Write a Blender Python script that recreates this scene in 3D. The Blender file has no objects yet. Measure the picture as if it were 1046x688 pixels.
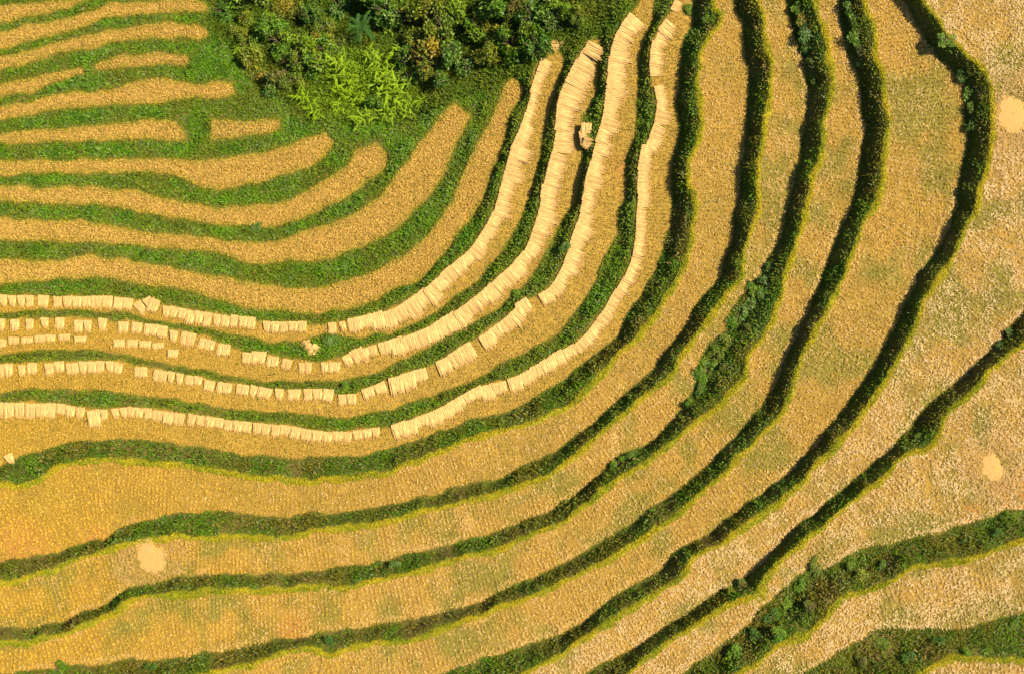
import bpy, math, random
import numpy as np
random.seed(7)
rng = np.random.default_rng(7)
R = math.radians
scene = bpy.context.scene
COL = scene.collection

# ------------------------------------------------------------------ helpers
HC = 100.0                    # height of the drone
K = 0.08 / 90.0               # metres per photo pixel per metre of distance
def px2w(p, z):
    p = np.asarray(p, float)
    s = K * (HC - z)
    return np.stack([(p[..., 0] - 523) * s, -(p[..., 1] - 344) * s], -1)

def tag(o, label=None, cat=None, group=None, kind=None):
    if label: o['label'] = label
    if cat: o['category'] = cat
    if group: o['group'] = group
    if kind: o['kind'] = kind
    return o

def link(o, parent=None):
    COL.objects.link(o)
    if parent is not None: o.parent = parent
    return o

def mesh_np(name, verts, faces_list, mat, cols=None, smooth=False):
    """verts (N,3); faces_list: list of (M,k) index arrays"""
    me = bpy.data.meshes.new(name)
    verts = np.asarray(verts, np.float32)
    me.vertices.add(len(verts)); me.vertices.foreach_set('co', verts.ravel())
    li = np.concatenate([f.ravel() for f in faces_list]).astype(np.int32)
    cnt = np.concatenate([np.full(len(f), f.shape[1], np.int32) for f in faces_list])
    st = np.concatenate([[0], np.cumsum(cnt)[:-1]]).astype(np.int32)
    me.loops.add(len(li)); me.loops.foreach_set('vertex_index', li)
    me.polygons.add(len(cnt)); me.polygons.foreach_set('loop_start', st)
    if smooth: me.polygons.foreach_set('use_smooth', np.ones(len(cnt), bool))
    me.update(calc_edges=True)
    if cols is not None:
        a = me.attributes.new('Col', 'FLOAT_COLOR', 'POINT')
        c = np.ones((len(verts), 4), np.float32); c[:, :3] = cols
        a.data.foreach_set('color', c.ravel())
    me.materials.append(mat)
    return me

def obj(name, me, parent=None):
    return link(bpy.data.objects.new(name, me), parent)

# lattice value noise
_lat = rng.random((256, 256)).astype(np.float32)
def vnoise(x, y, s, seed=0):
    u = np.asarray(x, np.float64) / s + 37.3 * seed + 100; v = np.asarray(y, np.float64) / s + 61.7 * seed + 100
    i = np.floor(u).astype(int); j = np.floor(v).astype(int)
    f = u - i; g = v - j; f = f*f*(3-2*f); g = g*g*(3-2*g)
    a = _lat[i % 256, j % 256]; b = _lat[(i+1) % 256, j % 256]
    c = _lat[i % 256, (j+1) % 256]; d = _lat[(i+1) % 256, (j+1) % 256]
    return (a*(1-f)+b*f)*(1-g) + (c*(1-f)+d*f)*g
def fbm(x, y, s, seed=0):
    return (vnoise(x, y, s, seed)*.55 + vnoise(x, y, s/2.1, seed+5)*.3 + vnoise(x, y, s/4.3, seed+9)*.15)

# ------------------------------------------------------------------ materials
def mat_attr(name, rough=.7, spec=.2, trans=0.0, noise=None):
    m = bpy.data.materials.new(name); m.use_nodes = True
    nt = m.node_tree; b = nt.nodes['Principled BSDF']; out = nt.nodes['Material Output']
    at = nt.nodes.new('ShaderNodeAttribute'); at.attribute_name = 'Col'
    src = at.outputs['Color']
    if noise:
        sc, lo, hi = noise
        geo = nt.nodes.new('ShaderNodeNewGeometry')
        n1 = nt.nodes.new('ShaderNodeTexNoise'); n1.inputs['Scale'].default_value = sc
        n1.inputs['Detail'].default_value = 6; n1.inputs['Roughness'].default_value = .7
        nt.links.new(geo.outputs['Position'], n1.inputs['Vector'])
        mr = nt.nodes.new('ShaderNodeMapRange')
        mr.inputs['From Min'].default_value = .3; mr.inputs['From Max'].default_value = .7
        mr.inputs['To Min'].default_value = lo; mr.inputs['To Max'].default_value = hi
        nt.links.new(n1.outputs['Fac'], mr.inputs['Value'])
        vm = nt.nodes.new('ShaderNodeVectorMath'); vm.operation = 'SCALE'
        nt.links.new(src, vm.inputs[0]); nt.links.new(mr.outputs['Result'], vm.inputs['Scale'])
        src = vm.outputs['Vector']
        bp = nt.nodes.new('ShaderNodeBump'); bp.inputs['Strength'].default_value = .6
        bp.inputs['Distance'].default_value = .12
        nt.links.new(n1.outputs['Fac'], bp.inputs['Height']); nt.links.new(bp.outputs['Normal'], b.inputs['Normal'])
    nt.links.new(src, b.inputs['Base Color'])
    b.inputs['Roughness'].default_value = rough
    b.inputs['Specular IOR Level'].default_value = spec
    if trans:
        t = nt.nodes.new('ShaderNodeBsdfTranslucent'); nt.links.new(src, t.inputs['Color'])
        mx = nt.nodes.new('ShaderNodeMixShader'); mx.inputs['Fac'].default_value = trans
        nt.links.new(b.outputs[0], mx.inputs[1]); nt.links.new(t.outputs[0], mx.inputs[2])
        nt.links.new(mx.outputs[0], out.inputs['Surface'])
    return m
M_ground = mat_attr('terrace soil', .9, .1, 0, (5.0, .72, 1.22))
M_grass = mat_attr('grass blades', .6, .15, .25)
M_straw = mat_attr('dry straw', .65, .2, .1)
M_leaf = mat_attr('shrub leaves', .5, .25, .22)
M_bark = mat_attr('bark', .85, .1)
M_chaff = mat_attr('threshed chaff', .9, .05, 0, (9.0, .9, 1.08))

# ------------------------------------------------------------------ terrace traces (photo pixels)
def P(s): return [tuple(map(float, a.split(','))) for a in s.split()]
# each: level, outer (lower rim) edge, inner (foot of next bank) edge
F = {}
F[1] = (0.0, P('0,7 38,3 60,1'), P('0,23 20,19 38,15 73,7 84,1'))
F[2] = (.6, P('0,33 29,26 58,20 87,14 108,6 125,3 160,1 200,1 211,2'), P('0,51 29,43 58,33 87,27 108,19 145,14 200,12 213,11'))
F[3] = (1.2, P('0,58 29,54 58,44 87,37 116,32 145,27 169,23 200,26 210,28'), P('0,72 29,65 58,55 87,52 116,44 145,39 169,38 200,40 212,37'))
F[4] = (1.75, P('0,87 29,81 58,75 84,69'), P('0,99 29,95 58,84 88,75'))
F[23] = (1.8, P('96,68 116,60 145,55 169,54 192,57'), P('97,72 116,70 145,67 169,66 192,66'))
F[5] = (2.35, P('0,109 29,105 58,98 87,94 116,92 131,86 160,80 200,88 222,84 237,86'), P('0,122 29,118 58,112 87,111 116,106 131,106 160,105 200,100 222,101 240,96'))
F[6] = (2.95, P('0,138 29,135 58,133 87,129 131,125 174,123 185,128'), P('0,146 58,145 87,144 131,142 174,144 190,142'))
F[24] = (3.0, P('215,121 240,123 270,122 286,122'), P('215,143 230,141 250,139 275,136 287,132'))
F[7] = (3.6, P('0,166 58,165 116,163 166,163 200,165 229,162 258,158 287,151 316,140 332,135'), P('0,178 58,176 116,176 166,177 200,187 229,192 258,188 287,179 316,170 331,160 340,146'))
F[8] = (4.2, P('0,191 58,192 87,190 130,195 157,200 174,204 200,210 240,213 281,209 305,200 331,186 354,171 363,154 384,146'), P('0,204 58,207 87,209 116,210 145,216 174,222 200,226 229,229 258,229 281,230 310,223 331,212 357,200 389,174 397,158'))
F[9] = (4.8, P('0,223 43,225 87,227 122,231 145,236 174,241 200,241 229,246 258,248 287,245 316,236 345,225 363,217 388,201 400,185 429,148 452,116 464,105'), P('0,246 87,246 122,249 160,252 200,255 229,260 258,268 287,267 316,266 345,260 374,248 400,236 417,222 441,195 458,166 470,142 480,117'))
F[10] = (5.4, P('0,267 43,266 67,265 93,260 122,265 160,270 200,278 229,283 258,289 287,293 316,294 345,290 374,281 400,267 417,258 438,238 462,206 484,154 507,113 516,88 526,81'), P('0,289 43,286 87,283 122,285 160,291 200,297 229,307 258,314 287,318 345,317 374,309 400,296 429,284 452,261 473,232 490,209 513,148 522,122 534,91'))
F[11] = (6.2, P('0,302 35,302 60,303 115,303 145,306 165,310 200,318 240,324 265,329 310,330 335,330 351,328 375,322 400,316 429,299 458,274 478,258 496,232 508,207 522,154 537,116 545,76 556,56 566,44'), P('0,318 58,316 116,318 160,325 200,332 238,341 272,347 296,348 316,343 337,339 363,345 386,340 400,339 429,328 458,307 487,286 510,258 525,232 542,198 551,157 560,122 566,90 577,60'))
F[12] = (7.0, P('0,325 60,325 116,327 150,330 180,336 200,341 222,349 250,359 275,362 300,366 335,369 352,362 375,354 400,347 429,338 458,322 484,305 510,283 531,262 542,244 550,217 555,190 566,148 571,102 577,87 589,62 602,40'), P('0,361 58,357 102,358 131,363 160,368 200,376 229,382 258,386 287,387 340,387 363,384 386,379 400,371 429,358 458,342 487,328 516,307 537,287 554,267 563,246 577,220 586,203 592,185 594,158 591,140 594,122 604,105 613,68 614,40'))
F[13] = (7.8, P('0,372 43,370 80,369 122,369 140,374 160,377 200,384 229,391 258,394 287,398 320,397 345,402 362,402 385,392 400,386 438,374 461,361 487,345 516,325 531,309 545,303 563,292 577,267 584,241 594,213 600,180 609,145 617,116 623,64 630,35 642,16 651,6'), P('0,400 29,396 58,396 102,397 145,402 200,410 229,415 258,418 287,421 345,424 374,422 400,416 429,408 458,397 487,386 516,369 545,354 571,337 592,313 600,300 614,270 626,249 632,212 640,198 639,163 646,137 651,96 654,52 665,22 667,12'))
F[14] = (8.6, P('0,411 38,410 84,416 113,417 140,415 174,419 200,423 229,428 258,431 287,434 316,439 345,441 374,438 400,434 429,425 458,412 487,396 516,388 540,377 569,360 586,352 600,338 617,316 629,296 641,276 648,249 651,217 651,198 654,157 664,139 671,116 670,96 665,78 665,49 675,26 684,14 690,2'), P('0,476 15,470 29,464 58,454 102,450 131,448 163,451 200,455 229,461 258,464 287,466 345,466 374,464 400,457 429,447 458,437 487,426 516,421 545,406 568,392 590,375 600,367 629,342 644,316 658,293 670,270 680,241 686,212 684,185 687,154 694,139 690,113 693,81 696,49 707,23 709,2'))
F[15] = (9.8, P('0,492 17,495 38,489 55,477 75,472 116,468 145,471 200,474 229,480 258,485 287,487 316,489 345,487 374,483 400,480 443,461 487,445 531,435 554,425 580,412 600,396 629,363 658,332 678,305 696,273 705,244 708,217 706,195 702,186 706,157 715,134 713,113 710,87 715,58 722,38 732,26 734,12 728,2'), P('0,573 44,566 73,559 96,549 108,551 125,538 145,531 174,525 200,523 229,522 258,525 287,527 316,522 345,524 374,519 400,514 429,508 458,499 487,492 516,485 545,470 574,455 600,436 629,412 649,393 673,369 696,337 716,305 734,284 738,267 745,244 752,209 755,174 760,145 764,110 763,81 760,44 757,23 746,2'))
F[16] = (11.0, P('0,595 29,587 58,579 87,568 116,559 140,553 166,547 200,546 258,547 287,546 316,542 345,537 374,536 400,531 429,521 458,514 487,507 516,499 545,491 563,482 589,461 600,453 629,428 658,403 687,381 699,357 722,325 740,302 754,284 758,258 766,238 772,212 772,186 776,160 779,131 784,96 786,67 780,35 776,6 775,2'), P('0,640 38,639 73,630 102,619 125,604 145,597 174,590 200,586 258,585 316,582 345,579 374,575 400,569 417,564 438,561 458,556 487,547 516,540 545,527 574,513 600,496 620,476 632,464 652,458 673,444 690,421 707,400 708,382 716,363 737,337 745,316 774,284 786,261 800,229 810,195 816,163 822,131 825,99 822,73 814,46 806,17 803,2'))
F[17] = (12.2, P('0,654 29,654 58,648 87,636 116,623 131,614 160,607 200,602 244,601 287,600 345,597 374,594 400,588 429,582 458,572 487,565 516,558 545,545 574,532 600,512 629,488 658,473 687,448 716,426 740,406 757,383 763,363 783,334 796,308 800,284 806,264 814,238 822,214 827,189 835,163 843,116 848,78 843,44 836,17 832,2'), P('0,687 58,681 102,677 131,671 145,674 200,667 229,662 258,658 287,652 316,648 345,643 374,639 400,636 429,630 458,623 487,613 516,600 545,588 574,575 600,559 644,534 673,511 702,490 725,473 745,450 763,429 783,403 797,381 800,369 819,334 829,302 838,287 846,264 855,238 865,223 874,201 877,166 883,137 880,110 875,73 867,61 860,38 858,6 857,2'))
F[18] = (13.4, P('150,697 212,686 244,680 273,671 302,662 322,663 334,668 351,662 374,656 400,655 429,648 458,639 487,627 516,617 545,606 574,593 600,582 629,565 658,546 687,526 716,502 738,485 763,458 786,435 800,418 817,366 835,334 849,307 858,287 870,255 878,235 893,212 897,195 902,163 906,125 902,96 894,58 890,29 881,3'), P('370,712 452,687 487,674 516,664 545,654 574,645 600,629 629,607 649,594 675,578 696,559 716,549 745,528 774,506 799,486 814,473 838,447 867,409 886,385 902,354 916,331 931,296 942,275 954,258 968,232 977,203 982,157 989,139 985,116 983,90 974,74 957,58 939,32 923,3'))
F[19] = (14.6, P('500,702 536,686 563,671 600,647 629,627 658,609 687,593 710,569 740,550 763,534 800,508 829,479 858,447 881,418 898,397 916,363 934,331 945,302 963,275 980,244 995,214 1000,192 1008,163 1013,131 1012,87 1000,67 977,46 954,20 944,3'), P('575,700 603,684 635,668 658,654 687,633 716,616 740,601 770,583 800,551 829,525 852,505 875,486 893,470 913,457 925,441 945,415 968,395 987,380 1009,357 1030,335 1046,319'))
F[20] = (15.8, P('620,702 644,686 658,671 687,651 716,633 745,616 769,607 780,593 800,569 843,534 873,508 905,482 925,464 945,457 957,444 963,426 977,412 1002,387 1015,374 1027,360 1046,348'), P('670,700 702,683 731,662 763,636 774,622 800,600 814,588 841,581 858,572 878,561 916,552 957,543 974,538 1003,530 1027,521 1046,519'))
F[21] = (17.0, P('730,702 757,686 780,670 800,656 823,645 843,630 849,619 864,607 887,601 910,593 931,579 957,574 989,568 1018,561 1046,548'), P('800,698 829,683 858,662 881,651 893,642 922,641 957,642 998,638 1027,630 1046,625'))
F[22] = (18.2, P('915,700 939,687 948,680 974,670 998,671 1046,671'), P('980,830 1046,800'))
LIP = [15, 16, 17, 18, 19, 20, 21, 22]
KEYS = sorted(F)
CLOSED = {23, 24}              # no end runs out of the frame

def extrap(pts, L, back=3):
    a = np.array(pts[-1]); b = np.array(pts[max(-1-back, -len(pts))])
    d = a - b; d /= np.linalg.norm(d)
    return [tuple(a + d*L*.5), tuple(a + d*L)]
def smooth(pts, n=3):
    p = np.array(pts, float)
    q = np.vstack([2*p[0]-p[1], p, 2*p[-1]-p[-2]])
    out = []
    for i in range(1, len(q)-2):
        for k in range(n):
            t = k/n; p0, p1, p2, p3 = q[i-1:i+3]
            out.append(.5*((2*p1)+(p2-p0)*t+(2*p0-5*p1+4*p2-p3)*t*t+(3*p1-p0-3*p2+p3)*t**3))
    out.append(q[-2])
    return np.array(out)
POLY, OED, NED, LEV = {}, {}, {}, {}
for k in KEYS:
    lev, O, N = F[k]; LEV[k] = lev
    O = list(O); N = list(N)
    if k not in CLOSED:
        L = 170
        ns, ns2 = extrap(O[::-1], L)[::1], extrap(N[::-1], L)
        O = ns[::-1] + O; N = ns2[::-1] + N
        if k >= 13 or k == 1:
            O = O + extrap(O, L); N = N + extrap(N, L)
    mid = []
    if k == 19: mid = [(1230., -170.)]
    if k == 22: mid = [(1230., 850.)]
    Os, Ns = smooth(O), smooth(N)
    OED[k] = px2w(Os, lev); NED[k] = px2w(Ns, lev)
    poly = np.vstack([Os] + ([np.array(mid)] if mid else []) + [Ns[::-1]])
    POLY[k] = px2w(poly, lev)

# ------------------------------------------------------------------ signed distances on a coarse grid
X0, X1, Y0, Y1, CG = -58., 58., -43., 43., .25
gx = np.arange(X0, X1+CG/2, CG); gy = np.arange(Y0, Y1+CG/2, CG)
GX, GY = np.meshgrid(gx, gy, indexing='ij')
pts = np.stack([GX.ravel(), GY.ravel()], -1).astype(np.float32)
def seg_dist(p, a, b):
    best = np.full(len(p), 1e9, np.float32)
    for (x1, y1), (x2, y2) in zip(a, b):
        dx, dy = x2-x1, y2-y1; l2 = dx*dx+dy*dy+1e-9
        t = np.clip(((p[:, 0]-x1)*dx+(p[:, 1]-y1)*dy)/l2, 0, 1)
        best = np.minimum(best, (p[:, 0]-x1-t*dx)**2+(p[:, 1]-y1-t*dy)**2)
    return np.sqrt(best)
def inside(p, poly):
    r = np.zeros(len(p), bool)
    for (x1, y1), (x2, y2) in zip(poly, np.roll(poly, -1, 0)):
        if y1 == y2: continue
        c = ((y1 > p[:, 1]) != (y2 > p[:, 1])) & (p[:, 0] < (x2-x1)*(p[:, 1]-y1)/(y2-y1)+x1)
        r ^= c
    return r
NK = len(KEYS)
SD = np.zeros((NK,)+GX.shape, np.float32)
DO = {}
for n, k in enumerate(KEYS):
    pl = POLY[k]
    d = seg_dist(pts, pl, np.roll(pl, -1, 0)); d[inside(pts, pl)] *= -1
    SD[n] = d.reshape(GX.shape)
    if k in LIP: DO[k] = seg_dist(pts, OED[k][:-1], OED[k][1:]).reshape(GX.shape)
def samp(A, x, y):
    u = np.clip((x-X0)/CG, 0, A.shape[-2]-1.001); v = np.clip((y-Y0)/CG, 0, A.shape[-1]-1.001)
    i = u.astype(int); j = v.astype(int); f = u-i; g = v-j
    return (A[..., i, j]*(1-f)*(1-g)+A[..., i+1, j]*f*(1-g)+A[..., i, j+1]*(1-f)*g+A[..., i+1, j+1]*f*g)
LV = np.array([LEV[k] for k in KEYS])
RAV = [(235,-60,-.6),(235,15,-.3),(255,45,.3),(300,20,-.5),(300,-60,-1),(360,20,.2),(370,-60,-.6),(420,20,1.2),(440,-60,.8),(480,30,3),(510,-60,3),
       (540,10,4.6),(270,75,1.2),(310,85,1.6),(360,95,2.2),(420,95,2.8),(465,75,3.8),(510,50,4.6),(560,-60,5),(600,-60,6.4),(600,5,6.4)]
RVp = np.array([np.append(px2w((a, b), z), z) for a, b, z in RAV])
def warp(x, y):
    wx = (vnoise(x, y, 1.3, 3)-.5)*.34 + (vnoise(x, y, .45, 4)-.5)*.16
    wy = (vnoise(x, y, 1.3, 6)-.5)*.34 + (vnoise(x, y, .45, 8)-.5)*.16
    return x+wx, y+wy
def terr(x, y):
    """height, nearest field index, its signed distance, second nearest index, lip mask"""
    x = np.asarray(x, float).ravel(); y = np.asarray(y, float).ravel()
    xw, yw = warp(x, y)
    d = samp(SD, xw, yw)                              # (NK, n)
    w = 1.0/np.maximum(d, .03)**2
    num = (w*LV[:, None]).sum(0); den = w.sum(0)
    for rx, ry, rz in RVp:
        ww = .9/np.maximum(np.hypot(x-rx, y-ry)-.6, .3)**2
        num += ww*rz; den += ww
    z = num/den
    n1 = d.argmin(0); d1 = d[n1, np.arange(len(x))]
    ins = d1 < 0
    z = np.where(ins, LV[n1], z)
    lip = np.zeros(len(x))
    for k in LIP:
        n = KEYS.index(k); dd = samp(DO[k], xw, yw)
        wl = .38*(.25+1.3*fbm(x, y, 1.6, k))
        e = np.abs(d[n])
        m = (d[n] < .14) & (dd < wl+.35)
        t = np.clip(1-np.abs(e-np.where(d[n] < 0, wl*.45, 0))/(wl*.75), 0, 1)*m
        t = np.where(d[n] < 0, t, np.clip(1-e/.14, 0, 1)*m*.8)
        lip = np.maximum(lip, t)
    z = z + lip*.1
    dd = d.copy(); dd[n1, np.arange(len(x))] = 1e9
    n2 = dd.argmin(0)
    z = z + (fbm(x, y, 1.6, 2)-.5)*np.where(ins, .1, .45*np.clip(d1/.4, 0, 1))
    return z, n1, d1, n2, lip
# ------------------------------------------------------------------ terrain mesh
ST = .15
tx = np.arange(X0+.5, X1-.5, ST); ty = np.arange(Y0+.5, Y1-.5, ST)
TX, TY = np.meshgrid(tx, ty, indexing='ij'); shp = TX.shape
Z, N1, D1, N2, LIPM = terr(TX, TY)
Zg = Z.reshape(shp)
def zat(x, y):
    u = np.clip((np.asarray(x, float)-tx[0])/ST, 0, shp[0]-1.001); v = np.clip((np.asarray(y, float)-ty[0])/ST, 0, shp[1]-1.001)
    i = u.astype(int); j = v.astype(int); f = u-i; g = v-j
    return Zg[i, j]*(1-f)*(1-g)+Zg[i+1, j]*f*(1-g)+Zg[i, j+1]*(1-f)*g+Zg[i+1, j+1]*f*g
def ground_at(px, py):
    z = 8.0
    for _ in range(6):
        w = px2w((px, py), z); z = float(zat(w[0], w[1]))
    return w[0], w[1], z
def to_px(x, y, z):
    s = K*(HC-z); return 523+x/s, 344-y/s
xf, yf = TX.ravel(), TY.ravel()
KA = np.array(KEYS)
PXf, PYf = to_px(xf, yf, Z)

# colours ---------------------------------------------------------------
def field_col(x, y, k, px, py):
    n = fbm(x, y, 5.0, 11)[:, None]; m = fbm(x, y, 1.2, 15)[:, None]
    inner = np.array([.36, .22, .040]); inner2 = np.array([.24, .165, .03])
    outer = np.array([.32, .185, .038]); olive = np.array([.19, .145, .028])
    c = np.where((k >= 15)[:, None], outer*(1-.5*n)+olive*.5*n, inner*(1-.5*n)+inner2*.5*n)
    # the lower left terraces are more golden and olive
    wl = np.clip((420-px)/420, 0, 1)[:, None]*((k >= 11) & (k <= 18))[:, None]
    c = c*(1-.7*wl) + np.array([.30, .185, .025])*.7*wl
    gs = np.clip(np.clip(fbm(x, y, 2.4, 77)-.44, 0, 1)*3.4, 0, .8)[:, None]*(k >= 16)[:, None]
    c = c*(1-gs)+np.array([.15, .14, .025])*gs
    # patches of bare reddish soil
    for bx, by, br in ((640, 172, 14), (1036, 505, 22), (100, 549, 12), (20, 556, 26), (990, 525, 14), (845, 590, 8), (300, 640, 16)):
        b = np.clip(1.4-np.hypot(px-bx, py-by)/br, 0, 1)[:, None]*.8
        c = c*(1-b)+np.array([.36, .165, .04])*b
    b = np.clip(1-np.abs(np.hypot(px-723, py-278)-2.6)/1.6, 0, 1)[:, None]*.6
    c = c*(1-b)+np.array([.13, .07, .03])*b
    return c*(.8+.4*m)
bankc = np.array([.065, .075, .010])
C = field_col(xf, yf, KA[N1], PXf, PYf)
inb = np.clip((D1+.05)/.18, 0, 1)[:, None]
bn = fbm(xf, yf, 2.4, 21)[:, None]
bc = bankc*(.7+.6*bn); dry = np.clip((bn-.5)*5, 0, 1)*.7
bc = bc*(1-dry)+np.array([.12, .085, .025])*dry
C = C*(1-inb)+bc*inb
lp = np.clip(LIPM*1.8, 0, 1)[:, None]
C = C*(1-lp)+np.array([.30, .25, .012])*lp

ii, jj = np.meshgrid(np.arange(shp[0]-1), np.arange(shp[1]-1), indexing='ij')
a = (ii*shp[1]+jj).ravel()
Q = np.stack([a, a+shp[1], a+shp[1]+1, a+1], -1)
fd = D1[Q].mean(1); fk = N1[Q[:, 0]]
k1 = KA[fk]; k2 = KA[N2[Q[:, 0]]]
up = np.where(LV[fk] > LV[N2[Q[:, 0]]], k1, k2)
cls = np.where(fd < 0, k1, 100+up)
qx, qy = PXf[Q[:, 0]], PYf[Q[:, 0]]
V = np.stack([xf, yf, Z], -1)
fieldnames = {k: 'terrace field' for k in KEYS}
for c in np.unique(cls):
    q = Q[cls == c]; u, inv = np.unique(q, return_inverse=True)
    nm = 'terrace_field' if c < 100 else 'terrace_bank'
    me = mesh_np(nm, V[u], [inv.reshape(q.shape)], M_ground, C[u], True)
    o = obj(nm, me); tag(o, kind='structure')
# land beyond the traced terraces, one sheet running out
bd = np.concatenate([np.arange(shp[0])*shp[1], (shp[0]-1)*shp[1]+np.arange(1, shp[1]), (np.arange(shp[0]-2, -1, -1))*shp[1]+shp[1]-1, np.arange(shp[1]-2, 0, -1)])
rings = [V[bd]]
for s, dz in ((1.5, 0), (3, 1), (8, 2)):
    v = V[bd].copy(); v[:, :2] *= s; v[:, 2] += dz; rings.append(v)
nb = len(bd); rv = np.concatenate(rings); rf = []
for r in range(3):
    i0 = np.arange(nb); i1 = (i0+1) % nb
    rf.append(np.stack([r*nb+i0, (r+1)*nb+i0, (r+1)*nb+i1, r*nb+i1], -1))
rc = np.tile(np.array([.10, .09, .02]), (len(rv), 1))
tag(obj('hillside', mesh_np('hillside', rv, [np.concatenate(rf)], M_ground, rc, True)), kind='structure')

# ------------------------------------------------------------------ blades
def blades(name, p, ang, L, W, lean, cols, mat, kind='stuff', bend=.5, tipdark=None):
    """each blade: a bent strip of a quad and a triangle"""
    n = len(p); d = np.stack([np.cos(ang), np.sin(ang), np.zeros(n)], -1); s = np.stack([-d[:, 1], d[:, 0], np.zeros(n)], -1)
    up = np.array([0, 0, 1.])
    cl, sl = np.cos(lean)[:, None], np.sin(lean)[:, None]
    l2 = np.clip(lean+bend, 0, 1.65); c2, s2 = np.cos(l2)[:, None], np.sin(l2)[:, None]
    L = L[:, None]; W = W[:, None]
    m = p + (d*sl+up*cl)*L*.55
    t = m + (d*s2+up*c2)*L*.5
    v = np.stack([p-s*W*.4, p+s*W*.4, m+s*W*.5, m-s*W*.5, t], 1).reshape(-1, 3)
    b = np.arange(n)*5
    me = mesh_np(name, v, [np.stack([b, b+1, b+2, b+3], -1), np.stack([b+3, b+2, b+4], -1)], mat, np.repeat(cols, 5, 0))
    o = obj(name, me)
    if kind: tag(o, kind=kind)
    return o

VX0, VX1, VY0, VY1 = -51, 51, -36, 36
def cand(density):
    n = int((VX1-VX0)*(VY1-VY0)*density)
    return rng.uniform(VX0, VX1, n), rng.uniform(VY0, VY1, n)
def inview(x, y, z, m=100):
    px, py = to_px(x, y, z); return (px > -m) & (px < 1046+m) & (py > -m) & (py < 688+m)
def u(n, a, b): return rng.uniform(a, b, n)

# bank grass
x, y = cand(170)
z, n1, d1, n2, lip = terr(x, y)
kk = np.maximum(KA[n1], KA[n2]); kk = np.where((KA[n1] > 22) | (KA[n2] > 22), 5, kk)
fray = vnoise(x, y, .5, 31)
bareb = fbm(x, y, 1.9, 21); ok = (d1 > -.10+.16*fray) & inview(x, y, z) & (lip < .55) & (rng.random(len(x)) < np.where(kk >= 15, np.clip(1.9-2.0*bareb, .3, 1), 1))
x, y, z, d1, kk, lip = [q[ok] for q in (x, y, z, d1, kk, lip)]; n = len(x)
g1 = fbm(x, y, 2.2, 41)[:, None]; g2 = fbm(x, y, .8, 43)[:, None]; r = rng.random((n, 1))
lush = np.array([.115, .250, .006]); deep = np.array([.055, .150, .006]); oliv = np.array([.15, .13, .010]); pale = np.array([.17, .23, .07]); dryc = np.array([.24, .16, .05])
g2 = np.clip((g2-.2)*1.5, 0, 1); c = lush*(1-g2)+deep*g2; c = np.where((kk >= 15)[:, None], c*np.array([.95, .84, 1.0]), c)
o_amt = np.clip((g1-.36)*3.2, 0, 1)*np.where(kk >= 15, .9, .45)[:, None]
c = c*(1-o_amt)+oliv*o_amt
edge = np.clip(1.15-np.abs(d1)/.45, 0, 1)[:, None]*(kk <= 14)[:, None]*.8
c = c*(1-edge)+np.array([.20, .20, .010])*edge
c = np.where(r < .03+.13*(fbm(x, y, 1.7, 47)[:, None] > .52), pale, np.where(r < .05+.05*(g1 > .5)+.22*((kk >= 15)[:, None] & (fbm(x, y, 1.4, 45)[:, None] > .58)), dryc, c))*(.65+.7*rng.random((n, 1)))
P3 = np.stack([x, y, z-.02], -1)
blades('bank_grass', P3, u(n, 0, 6.283), u(n, .15, .36)*np.clip(.4+d1*1.4, .38, 1.1)*(.5+1.0*fbm(x, y, .9, 49)), u(n, .045, .09), np.where(kk <= 14, u(n, .45, 1.25), u(n, .3, 1.1)), c, M_grass, bend=.4)

# yellow-green bund grass on the rims
x, y = cand(420)
px, py = to_px(x, y, 13.0)
z, n1, d1, n2, lip = terr(x, y)
ok = (lip > .12) & (rng.random(len(x)) < lip*2.2*np.clip(-.15+2.2*fbm(x, y, .9, 57), 0.1, 1)) & inview(x, y, z)
x, y, z, lip = [q[ok] for q in (x, y, z, lip)]; n = len(x)
g1 = fbm(x, y, 1.6, 51)[:, None]
g1 = np.clip((g1-.25)*1.9, 0, 1); c = np.array([.46, .37, .012])*(1-g1)+np.array([.20, .26, .008])*g1
r = rng.random((n, 1)); c = np.where(r < .12, np.array([.32, .23, .05]), c)*(.7+.6*rng.random((n, 1)))
blades('rim_grass', np.stack([x, y, z-.02], -1), u(n, 0, 6.283), u(n, .07, .18)*(.6+.9*fbm(x, y, .7, 59)), u(n, .03, .06), u(n, .2, 1.0), c, M_grass)

# chaff spots keep the ground clear
CHAFF = [(154, 570, 17, 19, 'pale heap of threshed chaff by the rim in the lower left terrace'),
         (1034, 116, 17, 22, 'pale flat chaff patch beside the upper right photo edge'),
         (1013, 476, 14, 17, 'round pale chaff patch in the stubble at the lower right')]
def chaffmask(px, py):
    m = np.zeros(len(px), bool)
    for cx, cy, rx, ry, _ in CHAFF:
        m |= ((px-cx)/rx)**2+((py-cy)/ry)**2 < .55+.5*vnoise(px, py, 3.0, 87)
    return m
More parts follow.
